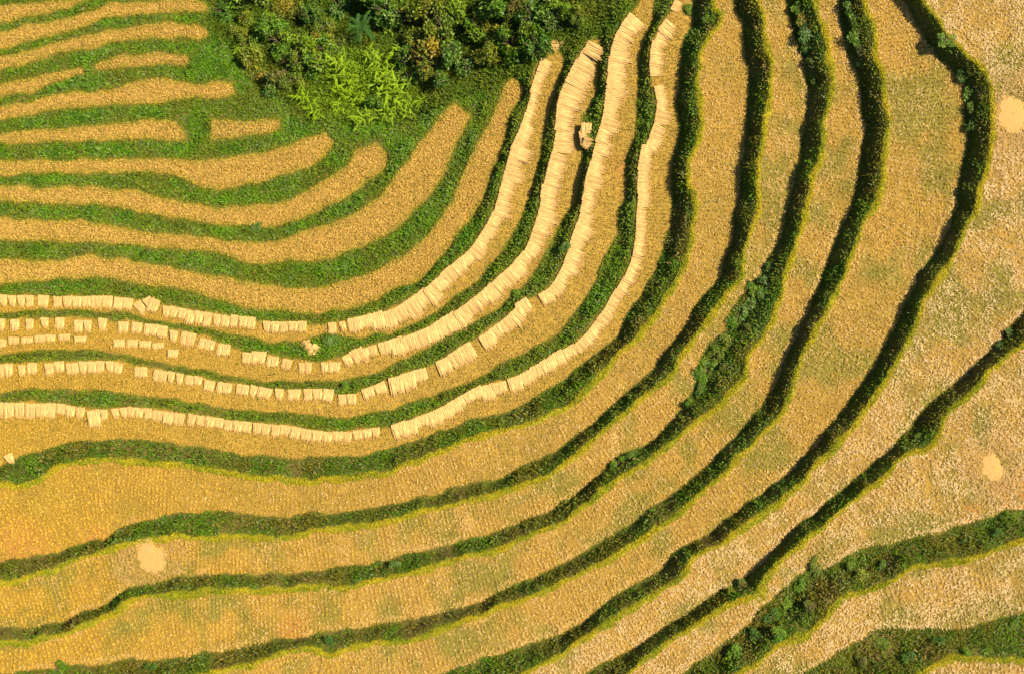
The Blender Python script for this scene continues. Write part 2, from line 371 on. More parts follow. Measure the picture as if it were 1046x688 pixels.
# stubble on the terraces, set in rows square to the rim
def snap(x, y, k, step):
    a = OED[k]; seg = a[1:]-a[:-1]; ln = np.linalg.norm(seg, axis=1); s0 = np.concatenate([[0], np.cumsum(ln)[:-1]])
    best = np.full(len(x), 1e9); bs = np.zeros(len(x)); tx_ = np.zeros((len(x), 2))
    for i in range(len(seg)):
        t = np.clip(((x-a[i, 0])*seg[i, 0]+(y-a[i, 1])*seg[i, 1])/(ln[i]**2+1e-9), 0, 1)
        d = np.hypot(x-a[i, 0]-t*seg[i, 0], y-a[i, 1]-t*seg[i, 1]); m = d < best
        best[m] = d[m]; bs[m] = s0[i]+t[m]*ln[i]; tx_[m] = seg[i]/(ln[i]+1e-9)
    ds = np.round(bs/step)*step-bs
    return x+tx_[:, 0]*ds, y+tx_[:, 1]*ds
def stubble(name, ks, dens, nb, L, W, lean, colf, snapstep=None):
    x, y = cand(dens)
    z, n1, d1, n2, lip = terr(x, y); k = KA[n1]
    px, py = to_px(x, y, z)
    bare = fbm(x, y, 2.6, 61+ks[0])
    ok = np.isin(k, ks) & (d1 < -.02) & (lip < .3) & inview(x, y, z) & ~chaffmask(px, py) & (rng.random(len(x)) < np.clip(1.5-1.3*np.clip(bare-.25, 0, 1), .3, 1))
    x, y, k = x[ok], y[ok], k[ok]
    if snapstep:
        for q in np.unique(k):
            m = k == q; x[m], y[m] = snap(x[m], y[m], q, snapstep)
        x += rng.normal(0, .018, len(x)); y += rng.normal(0, .018, len(x))
    z = zat(x, y); col = colf(x, y, k, *to_px(x, y, z))
    n = len(x)*nb
    jx = rng.normal(0, .035, n); jy = rng.normal(0, .035, n)
    p = np.stack([np.repeat(x, nb)+jx, np.repeat(y, nb)+jy, np.repeat(z, nb)-.01], -1)
    c = np.repeat(col, nb, 0)*(.7+.6*rng.random((n, 1)))
    blades(name, p, u(n, 0, 6.283), u(n, *L), u(n, *W), u(n, *lean), c, M_straw, bend=.35)
def c_ripe(x, y, k, px, py):
    n = fbm(x, y, 1.5, 71)[:, None]; r = rng.random((len(x), 1))
    c = np.array([.58, .365, .085])*(1-n*.6)+np.array([.46, .30, .06])*n*.6
    c = np.where(r < .05, np.array([.15, .15, .02]), c)
    d = terr(x, y)[2]; e = np.clip(1.2+d/.35, 0, 1)[:, None]*(rng.random((len(x), 1)) < .8)
    return c*(1-e*.8)+np.array([.30, .26, .015])*e*.8
def c_mid(x, y, k, px, py):
    n = fbm(x, y, 2.5, 73)[:, None]; r = rng.random((len(x), 1))
    c = np.array([.50, .32, .075])*(1-n*.6)+np.array([.36, .265, .04])*n*.6
    wl = np.clip((420-px)/420, 0, 1)[:, None]
    c = c*(1-.6*wl)+np.array([.46, .28, .022])*.7*wl
    return np.where(r < .07, np.array([.16, .17, .02]), c)
def c_out(x, y, k, px, py):
    n = fbm(x, y, 4.0, 75)[:, None]; r = rng.random((len(x), 1))
    c = np.array([.60, .375, .088])*(1-n*.8)+np.array([.44, .31, .045])*n*.8
    pr = np.where(k >= 19, .6, 0)[:, None]; c = c*(1-pr)+np.array([.60, .42, .17])*pr
    wl = np.clip((460-px)/420, 0, 1)[:, None]
    c = c*(1-.75*wl)+np.array([.48, .285, .020])*.85*wl
    gk = np.where(k >= 19, .75, np.where(k >= 17, .75, .55))[:, None]; gw = gk*np.clip(np.clip(fbm(x, y, 2.4, 77)-.44, 0, 1)*3.4, 0, .85)[:, None]
    c = c*(1-gw)+np.array([.27, .25, .035])*gw
    return np.where(r < .10*np.clip((px-150)/300, 0, 1)[:, None], np.array([.64, .47, .23]), c)
stubble('ripe_rice_stubble', [1, 2, 3, 4, 5, 6, 7, 8, 9, 10, 23, 24], 95, 4, (.12, .25), (.028, .05), (.3, 1.0), c_ripe)
stubble('cut_rice_stubble', [11, 12, 13, 14], 48, 5, (.09, .18), (.025, .045), (.2, 1.0), c_mid, .26)
stubble('pale_rice_stubble', [15, 16, 17, 18, 19, 20, 21, 22], 38, 5, (.10, .21), (.026, .048), (.25, 1.1), c_out, .32)

# loose straw lying in pale patches
x, y = cand(58)
z, n1, d1, n2, lip = terr(x, y); k = KA[n1]; px, py = to_px(x, y, z)
pn = fbm(x, y, 1.1, 81)
w = np.where(k >= 19, .75, np.where(k == 16, .35+1.6*(vnoise(x, y, .9, 83) > .74), np.where(k >= 17, .3, np.where(k == 15, .15, .0))))*np.clip(px/400, .25, 1)
near = np.zeros(len(x))
for cx, cy, rx, ry, _ in CHAFF: near = np.maximum(near, np.clip(2.6-np.hypot((px-cx)/rx, (py-cy)/ry), 0, 1))
ok = (d1 < -.1) & (k >= 11) & (k < 23) & (lip < .2) & inview(x, y, z) & (rng.random(len(x)) < np.clip((pn-.36)*3.2, 0, 1)*w*.8+near*1.3+.8*((k >= 16) & (d1 > -.42) & (vnoise(x, y, 4.0, 85) > .5))) & ~chaffmask(px, py)
x, y, z = x[ok], y[ok], z[ok]; nb = 2; n = len(x)*nb
base = u(len(x), 0, 6.283)
p = np.stack([np.repeat(x, nb)+rng.normal(0, .08, n), np.repeat(y, nb)+rng.normal(0, .08, n), np.repeat(z, nb)+.05+u(n, 0, .05)], -1)
c = np.repeat(np.where((k[ok] >= 19)[:, None], np.array([.64, .455, .22]), np.array([.58, .375, .12])), nb, 0); nr_ = np.repeat(near[ok], nb)[:, None]*.9; c = c*(1-nr_)+np.array([.52, .32, .11])*nr_*(.55+.6*rng.random((n, 1)))
blades('loose_straw', p, np.repeat(base, nb)+rng.normal(0, .4, n), u(n, .08, .24), u(n, .02, .05), u(n, 1.3, 1.55), c, M_straw, bend=.05)

# ------------------------------------------------------------------ chaff heaps
for cx, cy, rx, ry, lab in CHAFF:
    wx, wy, wz = ground_at(cx, cy); s = K*(HC-wz)
    nr, na = 12, 72; vs = []; fs = []; ft = []
    for i in range(nr+1):
        f = i/nr
        for j in range(na):
            a = j/na*2*math.pi
            lob = .98+.42*(vnoise(cx+math.cos(a)*3, cy+math.sin(a)*3, 1.6, 13)-.5)*2*.7+.16*(vnoise(cx+math.cos(a)*3, cy+math.sin(a)*3, .22, 17)-.5)*2
            if cx == 154: lob *= 1+.25*max(0, math.cos(a-2.7))**3-.3*max(0, math.cos(a-4.0))**2
            X = rx*s*lob*f*math.cos(a)*.95; Y = ry*s*lob*f*math.sin(a)*.95
            h = .035*(1-f**2)+.012
            vs.append((X, Y, float(zat(wx+X, wy+Y))-wz+h-(.05 if i == nr else 0)+.012*random.random()*(f < .95)))
    vs = np.array(vs)
    for i in range(nr):
        for j in range(na):
            j2 = (j+1) % na
            fs.append((i*na+j, (i+1)*na+j, (i+1)*na+j2, i*na+j2))
    cc = np.tile(np.array([.47, .285, .095]), (len(vs), 1))
    me = mesh_np('chaff_heap', vs, [np.array(fs)], M_chaff, cc, True)
    o = obj('chaff_heap', me); o.location = (wx, wy, wz); tag(o, lab, 'chaff heap')

# ------------------------------------------------------------------ sheaves
def strand(vs, fs, cs, a, b, w, h, col):
    """tapered three sided straw wisp from a to b, arched"""
    a = np.array(a); b = np.array(b); d = b-a; d /= np.linalg.norm(d)+1e-9
    s = np.cross(d, (0, 0, 1)); s /= np.linalg.norm(s)+1e-9
    m = (a+b)/2+np.array([0, 0, h*.8])
    i = len(vs)
    for q, ww, hh in ((a, w, h), (m, w*1.05, h), (b, w*.45, h*.5)):
        vs += [q-s*ww/2, q+s*ww/2, q+np.array([0, 0, hh])]
        cs += [col]*3
    for r in (0, 3):
        for e, f in ((0, 1), (1, 2), (2, 0)): fs.append((i+r+e, i+r+f, i+r+3+f, i+r+3+e))
def sheaf_mesh(hands, seed):
    rn = random.Random(seed); vs = []; fs = []; cs = []
    W = .80*random.Random(seed+99).uniform(.92, 1.08); NQ = {1: 34, 2: 22, 3: 18}[hands]
    ys = (-.02, .35, .66)
    for yy, zz in zip(ys, (.085, .10, .085)):
        hw = W*(.54-.06*yy)
        for sg, hh in ((-1, 0.), (-.93, zz), (-.3, zz*1.15), (.35, zz*1.1), (.93, zz), (1, 0.)): vs.append(np.array([sg*hw, yy+rn.uniform(-.02, .02), hh])); cs.append((.62, .385, .135))
    for r in (0, 6):
        for e in range(5): fs.append((r+e, r+e+1, r+e+7, r+e+6))
    fs.append((0, 1, 4, 5)); fs.append((1, 2, 3, 4))
    for hnd in range(hands):
        cx = (hnd+.5-hands/2)*W/hands
        tip = rn.uniform(-.09, .09); ln = rn.uniform(.98, 1.2); wd = W/hands
        tr = rn.uniform(.78, 1.0); b0 = len(vs); hw = wd*.6
        for yy, ww, zz in ((-.02, hw, .10), (ln*.45, hw*.88, .12), (ln*.84, hw*tr*.85, .06)):
            ox = tip*yy/ln
            for sg, hh in ((-1, .0), (-1, zz), (1, zz), (1, .0)): vs.append(np.array([cx+ox+sg*ww, yy, hh])); cs.append((.62, .385, .135))
        for r in (0, 4):
            for e in range(3): fs.append((b0+r+e, b0+r+e+1, b0+r+e+5, b0+r+e+4))
        fs.append((b0, b0+1, b0+2, b0+3)); fs.append((b0+8, b0+11, b0+10, b0+9))
        for q in range(NQ):
            f = (q+.5)/NQ-.5; f += rn.uniform(-.05, .05)
            y0 = rn.uniform(-.07, .06); y1 = ln*rn.uniform(.72, 1.06); f2 = f+rn.uniform(-.24, .24)
            zz = rn.uniform(.085, .12); k = rn.uniform(.90, 1.07)
            if rn.random() < .03: k *= .75
            strand(vs, fs, cs, (cx+f*wd*1.22, y0, zz), (cx+tip+f2*wd*tr*1.1, y1, rn.uniform(.02, .07)), rn.uniform(.05, .08), rn.uniform(.012, .026), (.64*k, .40*k, .14*k))
        for q in range(5):
            zz = rn.uniform(.11, .15); f = rn.uniform(-.5, .5); k = rn.uniform(.85, 1.15)
            strand(vs, fs, cs, (cx+f*wd, rn.uniform(0, .25), zz), (cx+tip+f*wd*.5, ln*rn.uniform(.5, .95), zz-.04), .05, .02, (.66*k, .415*k, .15*k))
    return mesh_np('sheaf', np.array(vs), [np.array(fs)], M_straw, np.array(cs))
SH = {h: [sheaf_mesh(h, 10*h+i) for i in range(5)] for h in (1, 2, 3)}
ORD = ['first', 'second', 'third', 'fourth', 'fifth', 'sixth', 'seventh', 'eighth', 'ninth', 'tenth', 'eleventh', 'twelfth', 'thirteenth', 'fourteenth',
       'fifteenth', 'sixteenth', 'seventeenth', 'eighteenth', 'nineteenth', 'twentieth', 'twenty-first', 'twenty-second', 'twenty-third', 'twenty-fourth', 'twenty-fifth']
NSH = 0
def sheaf(px, py, ang, wpx, lpx, label, group, lift=0.0):
    lift *= .6
    """butt end centre at (px,py); ang = photo direction (radians, y down) the sheaf points; wpx, lpx its size in photo pixels"""
    global NSH
    x, y, z = ground_at(px, py); s = K*(HC-z)
    wm = wpx*s; lm = lpx*s
    h = 1 if wm < .5 else (2 if wm < .85 else 3)
    o = bpy.data.objects.new('rice_sheaf', random.choice(SH[h])); COL.objects.link(o)
    ox, oy = math.cos(ang)*lm*.5, -math.sin(ang)*lm*.5
    zs = [float(zat(x+ox*q, y+oy*q)) for q in (0, .5, 1, 1.5, 2)]
    pitch = math.atan2(zs[4]-zs[0], lm)
    bump = max(zq-(zs[0]+(zs[4]-zs[0])*q) for zq, q in zip(zs, (0, .25, .5, .75, 1)))
    o.location = (x, y, zs[0]+.7*max(bump, 0)+lift+.02)
    o.rotation_euler = (pitch+random.uniform(-.02, .02), random.uniform(-.03, .03), -ang-math.pi/2)
    o.scale = (wm/.93, lm/1.12, random.uniform(.5, .8))
    tag(o, label, 'rice sheaf', group); NSH += 1
    return o
ROWNAME = {'A': 'uppermost sheaf terrace', 'B': 'second sheaf terrace', 'C': 'third sheaf terrace', 'D': 'lowest sheaf terrace'}
def blocks(row, level, data, group, lone):
    """runs given as x0,y0,x1,y1 (top edge ends), depth"""
    for bi, (x0, y0, x1, y1, dep, per) in enumerate(data):
        n = max(1, round(math.hypot(x1-x0, y1-y0)/per))
        t = math.atan2(y1-y0, x1-x0); nrm = t+math.pi/2
        for i in range(n):
            f = (i+.5)/n
            lab = lone(bi, i, n)
            sheaf(x0+(x1-x0)*f+random.uniform(-.3, .3), y0+(y1-y0)*f+random.uniform(-.5, .5), nrm+random.uniform(-.07, .07),
                  math.hypot(x1-x0, y1-y0)/n*1.02, dep*random.uniform(.93, 1.08), lab, group)
def lonelab(row, what):
    def f(bi, i, n):
        if n == 1: return 'lone straw sheaf forming the %s heap from the left of the %s' % (ORD[bi % 25], what)
        return 'straw sheaf in the %s heap from the left of the %s' % (ORD[bi % 25], what)
    return f
blocks('A', 6.2, [(-1, 302, 35, 302, 12, 9), (39, 302, 51, 303, 12, 12), (54, 303, 93, 303, 12, 9.5), (93, 302, 116, 303, 13, 11.5), (117, 304, 137, 306, 12, 10),
    (166, 312, 191, 316, 12, 9), (191, 317, 236, 323, 14, 9), (236, 322, 262, 325, 13, 9), (268, 328, 285, 329, 12, 8.5), (285, 329, 314, 328, 12, 9), (335, 330, 344, 329, 12, 9)],
    'straw sheaves on the uppermost sheaf terrace', lonelab('A', 'uppermost sheaf row'))
sheaf(140, 309, R(52), 10, 15, 'tilted straw sheaf left of the tangled heap in the uppermost sheaf row', 'straw sheaves on the uppermost sheaf terrace')
sheaf(150, 305, R(60), 10, 15, 'left sheaf of the tangled heap in the uppermost sheaf row', 'straw sheaves on the uppermost sheaf terrace', .12)
sheaf(160, 306, R(115), 11, 15, 'right sheaf of the tangled heap in the uppermost sheaf row', 'straw sheaves on the uppermost sheaf terrace', .16)
sheaf(349, 329, R(70), 6, 11, 'thin straw wisp just left of the dense fan in the uppermost row', 'straw sheaves on the uppermost sheaf terrace')
blocks('B', 7, [(-3, 326, 6, 326, 13, 9), (11, 327, 20, 327, 12, 9), (26, 326.5, 35, 326.5, 12, 9), (41, 325, 50, 325, 12, 9), (57, 325, 66, 325, 13, 9), (76, 327, 94, 327, 13, 9), (100, 325.5, 110, 326, 14, 10),
    (121, 329, 132, 329, 12, 10), (135, 329.5, 146, 330, 12, 10), (148, 331, 162, 331.5, 12, 14), (162, 332, 172, 334, 12, 10), (173, 337, 182, 338.5, 12, 9),
    (186, 339, 201, 340.5, 13.5, 15), (205, 344, 221, 349, 12.5, 16), (223, 350, 236, 353, 13, 14), (248, 360, 257, 361, 13, 9), (257, 359, 272, 359.5, 12.5, 15),
    (273, 362.5, 285, 365, 12, 12), (289, 366, 299, 368, 11, 10), (305, 370, 319, 370.5, 11.5, 7), (328, 370, 335, 370, 12, 7), (336, 370, 348, 369.5, 11.5, 12)],
    'straw sheaves on the second sheaf terrace', lonelab('B', 'gappy second sheaf row'))
blocks('B2', 7, [(0, 346, 7.5, 346.5, 8.5, 8), (9, 344.5, 20, 344.5, 8, 11), (22, 344.5, 34, 344.5, 7.5, 12), (35.5, 343, 46.5, 343, 7.5, 11), (47, 342, 57, 342, 8, 10), (60, 341, 72, 341, 7, 12), (76, 344, 89, 344, 6.5, 13),
    (116, 346.5, 128, 346.5, 8, 12), (129.5, 347, 141, 347.5, 9, 11.5), (142, 348.5, 155, 348.5, 7.5, 13), (155.5, 350.5, 167.5, 350.5, 6.5, 12), (171.5, 357, 182.5, 357.5, 8.5, 11)],
    'short sheaves in the inner line of the second terrace', lonelab('B2', 'short inner sheaf line'))
for i, (a, b, c, lab) in enumerate([(309, 350, 40, 'left'), (313, 348, 65, 'upper'), (317, 352, 80, 'middle'), (324, 353, 120, 'right'), (312, 355, 20, 'lowest')]):
    sheaf(a, b, R(c), 8, 13, '%s sheaf of the fanned heap on the grassy bank between two rows' % lab, 'fanned heap of sheaves on the grass bank', .02*i)
for a, b, c, w, l, lab in [(353, 363, 60, 9, 13, 'left'), (360, 358, 58, 9, 15, 'middle'), (366, 356, 52, 8, 17, 'right long')]:
    sheaf(a, b, R(c), w, l, '%s sheaf of the tilted trio before the dense fan of the second row' % lab, 'straw sheaves on the second sheaf terrace')
blocks('B', 7, [(367, 357, 384, 352, 11, 9)], 'straw sheaves on the second sheaf terrace', lambda b, i, n: '%s sheaf of the pair just left of the second row dense fan' % ('left', 'right')[i % 2])
blocks('C', 7.8, [(-4, 373, 13, 372, 13, 9), (18, 373, 25.5, 372, 11, 8), (27.5, 371, 38, 370, 12, 10), (45, 371.5, 65, 368.5, 12, 10), (67, 371, 80, 370, 12, 13), (80, 369, 117, 369, 13, 9.3), (117, 370, 126, 371, 13, 9),
    (137.5, 374.5, 151, 375.5, 11.5, 13), (158, 377, 172, 379, 12, 14), (172, 379, 188, 382, 12, 8), (190, 382.5, 207, 385, 11, 8.5), (209, 387.5, 220, 389, 12, 11), (222.5, 390, 238, 392, 12, 15), (242, 392, 255, 393.5, 12, 13),
    (256, 393, 265, 395, 12, 9), (265, 395, 279, 397, 12, 14), (280.5, 397, 290.5, 398, 12, 10), (294, 398, 307, 398, 11.5, 13), (309.5, 397, 329, 397.5, 12, 9.7), (331, 397, 342, 398, 13, 11), (345.5, 403, 364, 402, 12, 9), (369.5, 399, 392.5, 389, 11, 12)],
    'straw sheaves on the third sheaf terrace', lonelab('C', 'third sheaf row'))
blocks('D', 8.6, [(-6, 411, 25, 411, 17, 10), (26, 412, 58, 411.5, 15, 10.5), (58, 412, 87, 416, 12, 10), (88.5, 420, 102, 418.5, 17, 13.5), (102, 418.5, 110, 418, 11, 8), (113.5, 418, 130, 415.5, 11, 8.5), (130, 415.5, 156, 417.5, 11, 9),
    (156, 418, 189, 422.5, 12, 11), (192, 422, 229, 428, 11.5, 9.5), (229, 428, 287, 434, 12, 9.7), (287, 434, 330, 440.5, 12, 10.5), (330, 441, 360, 441, 11, 10), (360, 440, 388, 436, 11, 9.5)],
    'straw sheaves on the lowest sheaf terrace', lonelab('D', 'lowest sheaf row'))
sheaf(8, 464, R(62), 10, 11, 'single straw sheaf lying apart near the left photo edge below all rows', None)
def dense(row, path, per, dep, lab, group, brk=()):
    q = smooth(P(path), 6); ln = np.linalg.norm(np.diff(q, axis=0), axis=1); s = np.concatenate([[0], np.cumsum(ln)])
    t = per/2
    while t < s[-1]:
        i = min(int(np.searchsorted(s, t)), len(q)-1); i = max(i, 1)
        f = (t-s[i-1])/(s[i]-s[i-1]); p = q[i-1]+(q[i]-q[i-1])*f
        j0, j1 = max(0, i-4), min(len(q)-1, i+3); d = q[j1]-q[j0]
        a = math.atan2(d[1], d[0])+math.pi/2
        if not any(abs(p[0]-bx)+abs(p[1]-by) < 5 for bx, by in brk):
            D = dep(t/s[-1]) if callable(dep) else dep
            low = 'lower' if p[1] > 230 else 'upper'
            sheaf(p[0]+random.uniform(-.8, .8), p[1]+random.uniform(-.8, .8), a+random.uniform(-.08, .08), per*1.22, D*random.uniform(.80, 1.22), lab % low, group, random.uniform(0, .05))
        t += per*random.uniform(.92, 1.08)
dense('A', '356,327 375,322 400,316 429,299 458,274 479,257 496,232 508,207 522,154 537,116 545,84 552,64', 12, lambda f: 14+5*math.sin(f*7)**2-4*(f > .8), 'pale sheaf in the %s part of the dense fan curving along the uppermost row', 'dense sheaf fan of the uppermost row')
dense('B', '387,350 400,347 429,338 458,322 484,305 510,283 531,262 542,244 550,217 555,190 566,148 571,102 577,87 589,62 600,44', 12, lambda f: 15+3*math.sin(f*9)**2+4*(f > .72), 'pale sheaf in the %s part of the dense fan curving along the second row', 'dense sheaf fan of the second row')
dense('C', '398,386 420,380 438,374 461,361 487,345 516,325 531,309 545,303 563,292 577,267 584,241 594,213 600,180 609,145 617,116 623,64 630,35 642,16', 12.5, lambda f: 15+2*math.sin(f*9)**2+3*(f > .7), 'pale sheaf in the %s part of the dense fan curving along the third row', 'dense sheaf fan of the third row', [(438, 374), (483, 348), (544, 304)])
dense('D', '401,434 429,425 458,412 487,396 514,389', 12.5, 14, 'pale sheaf in the %s straight stretch left of the grass gap in the lowest row', 'dense sheaf fan of the lowest row')
dense('D', '519,387 540,377 569,360 586,352 600,338 617,316 629,296 641,276 648,249 651,217 651,198 654,157 664,139 671,116 670,96 665,78 665,49 675,28 684,18', 12.5, lambda f: 15-3*math.sin(f*3.1)**2, 'pale sheaf in the %s part of the dense fan curving along the lowest row', 'dense sheaf fan of the lowest row', [(668, 86)])
sheaf(687, 5, R(25), 12, 10, 'topmost straw sheaf of the lowest row, alone by the top photo edge', 'dense sheaf fan of the lowest row')
sheaf(563, 44, R(40), 11, 10, 'lone tilted sheaf at the top of the uppermost row under the shrubs', 'dense sheaf fan of the uppermost row')
sheaf(574, 42, R(80), 7, 9, 'small straw bundle right of the lone tilted sheaf under the shrubs', 'dense sheaf fan of the uppermost row')
for a, b, c, l, lab, lf in [(600, 131, 100, 14, 'long lower', .38), (599, 139, 80, 13, 'broad lower', .40), (599, 127, 95, 12, 'upper', .55), (596, 135, 80, 14, 'middle', .60), (602, 142, 110, 12, 'topmost', .55)]:
    sheaf(a, b, R(c), 11, l, '%s bundle of the small heap on the grass between two dense rows' % lab, 'small heap between the dense rows', lf)
print('sheaves', NSH)

# ------------------------------------------------------------------ shrubs and other plants
def leafcloud(seed, n, rad, hgt, leaf, cols, clumps=9, droop=.3):
    """leaf faces spread through several uneven clumps"""
    rn = np.random.default_rng(seed)
    cc = rn.normal(0, 1, (clumps, 3)); cc /= np.linalg.norm(cc, axis=1)[:, None]; cc[:, 2] = np.abs(cc[:, 2])
    cc *= rn.uniform(.35, .85, (clumps, 1)); cr = rn.uniform(.28, .5, clumps)
    which = rn.integers(0, clumps, n)
    p = rn.normal(0, 1, (n, 3)); p /= np.linalg.norm(p, axis=1)[:, None]
    p = cc[which]+p*cr[which][:, None]*rn.uniform(.55, 1.08, (n, 1))
    p[:, 2] = np.maximum(p[:, 2], .05); p *= np.array([rad, rad, hgt])
    a = rn.uniform(0, 6.283, n); e = rn.uniform(-.7, .5, n)
    d = np.stack([np.cos(a)*np.cos(e), np.sin(a)*np.cos(e), np.sin(e)], -1)
    up = rn.normal(0, .5, (n, 3))+np.array([0, 0, 1.]); s = np.cross(d, up); s /= np.linalg.norm(s, axis=1)[:, None]
    L = leaf*rn.uniform(.7, 1.4, (n, 1)); W = L*.42
    m = p+d*L*.5
    v = np.stack([p, m+s*W*.5+np.array([0, 0, .01]), p+d*L-np.array([0, 0, 1])*L*droop*.4, m-s*W*.5], 1).reshape(-1, 3)
    b = np.arange(n)*4
    ci = rn.random((clumps, 1)); cA, cB, cT = [np.array(q) for q in cols]
    c = (cA*(1-ci)+cB*ci)[which]
    tm = rn.random((clumps,)) < .28
    c = np.where((tm[which][:, None]) & (rn.random((n, 1)) < .6), cT, c)*(.7+.6*rn.random((n, 1)))
    return mesh_np('crown', v, [np.stack([b, b+1, b+2, b+3], -1)], M_leaf, np.repeat(c, 4, 0))
def tubes(segs, col, name='trunk', sides=6):
    vs = []; fs = []
    for a, b, r0, r1 in segs:
        a = np.array(a, float); b = np.array(b, float); d = b-a; d /= np.linalg.norm(d)
        s = np.cross(d, (.3, .9, .1)); s /= np.linalg.norm(s); t = np.cross(d, s); i = len(vs)
        for q, r in ((a, r0), (b, r1)):
            for k in range(sides):
                g = k/sides*6.2832; vs.append(q+(s*math.cos(g)+t*math.sin(g))*r)
        for k in range(sides): fs.append((i+k, i+(k+1) % sides, i+sides+(k+1) % sides, i+sides+k))
    return mesh_np(name, np.array(vs), [np.array(fs)], M_bark, np.tile(np.array(col), (len(vs), 1)))
def trunk_mesh(seed):
    rn = random.Random(seed); segs = [((0, 0, -.25), (.04, .02, .3), .07, .055)]
    for i in range(7):
        a = i*.9+rn.random(); r = rn.uniform(.4, .75)
        mid = (math.cos(a)*r*.45, math.sin(a)*r*.45, rn.uniform(.5, .7))
        segs += [((.04, .02, .28), mid, .04, .028), (mid, (math.cos(a)*r, math.sin(a)*r, rn.uniform(.7, 1.05)), .028, .01)]
    return tubes(segs, (.10, .07, .04))
TR = [trunk_mesh(i) for i in range(3)]
PAL = {'dark': ((.045, .115, .010), (.07, .15, .010), (.12, .19, .02)), 'green': ((.075, .165, .008), (.11, .20, .008), (.16, .24, .012)),
       'olive': ((.085, .15, .008), (.12, .17, .010), (.18, .20, .014)), 'lime': ((.10, .18, .008), (.15, .24, .008), (.20, .27, .01)),
       'yellow': ((.15, .20, .010), (.23, .23, .012), (.13, .18, .012)), 'orange': ((.27, .20, .016), (.20, .18, .014), (.10, .15, .012)),
       'pale': ((.08, .16, .018), (.11, .20, .026), (.16, .24, .05)), 'blue': ((.045, .12, .016), (.07, .15, .022), (.13, .20, .05)), 'rust': ((.11, .12, .016), (.10, .14, .012), (.20, .14, .04))}
CR = {k: [leafcloud(100+7*i+n, 1500, 1.0, 1.0, .20 if k not in ('blue', 'pale') else .23, PAL[k]) for i in range(3)] for n, k in enumerate(PAL)}
def shrub(px, py, rpx, kind, label, group=None, h=1.0):
    x, y, z = ground_at(px, py); s = rpx*K*(HC-z)
    root = link(bpy.data.objects.new('leafy_shrub', None)); root.location = (x, y, z); root.rotation_euler = (0, 0, random.uniform(0, 6.28))
    root.scale = (s*random.uniform(.8, 1.3), s*random.uniform(.8, 1.3), s*h*random.uniform(.85, 1.1)); root.empty_display_size = .3
    tag(root, label, 'shrub', group)
    obj('trunk', random.choice(TR), root); obj('crown', random.choice(CR[kind]), root)
    return root
def fronds(seed, n, L, W, col, lift, pinn=14, droopk=.8, width=.55, spread=0.0):
    """arching fronds, each a midrib with paired leaflets"""
    rn = random.Random(seed); out = []
    for f in range(n):
        a = f/n*6.283+rn.uniform(-.6, .6); l = L*rn.uniform(.55, 1.25); e = lift*rn.uniform(.4, 1.5)
        cf = rn.uniform(.7, 1.25)*(1.0 if W < .2 or rn.random() > .2 else 1.5)
        pts = []; p = np.array([rn.uniform(-spread, spread), rn.uniform(-spread, spread), .1+spread*rn.uniform(-.1, .5)]); ang = e
        for i in range(pinn+1):
            pts.append(p.copy()); p = p+np.array([math.cos(a)*math.cos(ang), math.sin(a)*math.cos(ang), math.sin(ang)])*l/pinn; ang -= droopk/pinn*rn.uniform(.7, 1.3)
        vs = []; fs = []; cs = []; side = np.array([-math.sin(a), math.cos(a), 0]); fw = np.array([math.cos(a), math.sin(a), 0])
        for i in range(1, pinn):
            wl = W*math.sin(min(1, (i+1.5)/pinn)*2.75)**.8*rn.uniform(.8, 1.2); q = pts[i]; g = l/pinn*width
            for sg in (-1, 1):
                tip = q+side*sg*wl+fw*wl*.45-np.array([0, 0, wl*.25])
                i0 = len(vs); vs += [q-fw*g*.6, (q+tip)/2-fw*g*.7, tip, (q+tip)/2+fw*g*.7, q+fw*g*.6]; fs.append((i0, i0+1, i0+2, i0+3, i0+4))
                k = rn.uniform(.75, 1.25); cs += [tuple(c*k*cf for c in col)]*5
        for i in range(pinn):
            i0 = len(vs); hw = side*.018; dz = np.array([0, 0, .012])
            vs += [pts[i]-hw+dz, pts[i]+hw+dz, (pts[i]+pts[i+1])/2+dz*1.5, pts[i+1]+hw+dz, pts[i+1]-hw+dz]; fs.append((i0, i0+1, i0+3, i0+4, i0+2)); fs.pop()
            fs.append((i0, i0+1, i0+3, i0+2, i0+4)); cs += [tuple(c*cf for c in col)]*5
        out.append((np.array(vs), np.array(fs), np.array(cs)))
    return [mesh_np('frond', v, [f], M_leaf, c) for v, f, c in out]
FR = {'lime': [fronds(300+i, 24+i*3, .95, .10, (.22, .34, .006), .75, 12, 1.1, .5, .75) for i in range(4)],
      'dark': [fronds(400, 34, 1.8, .21, (.040, .110, .012), .8, 24, 2.1, .36, .35)],
      'weed': [fronds(500+i, 9, .8, .22, (.05, .11, .03), .8, 9) for i in range(3)]}
STEM = tubes([((0, 0, -.3), (0, 0, .16), .07, .05)], (.09, .07, .03), 'stem')
BIGSTEM = tubes([((0, 0, -2.0), (0, 0, .2), .13, .1)], (.09, .07, .03), 'trunk')
def fern(px, py, scale, kind, label, name='fern', cat='fern', up=0.0, group=None):
    x, y, z = ground_at(px, py)
    root = link(bpy.data.objects.new(name, None)); root.location = (x, y, z+up); root.rotation_euler = (random.uniform(-.15, .15), random.uniform(-.15, .15), random.uniform(0, 6.28))
    root.scale = (scale,)*3; tag(root, label, cat, group)
    obj('trunk' if kind == 'dark' else 'stem', BIGSTEM if kind == 'dark' else STEM, root)
    for m in random.choice(FR[kind]): obj('frond', m, root)
    return root

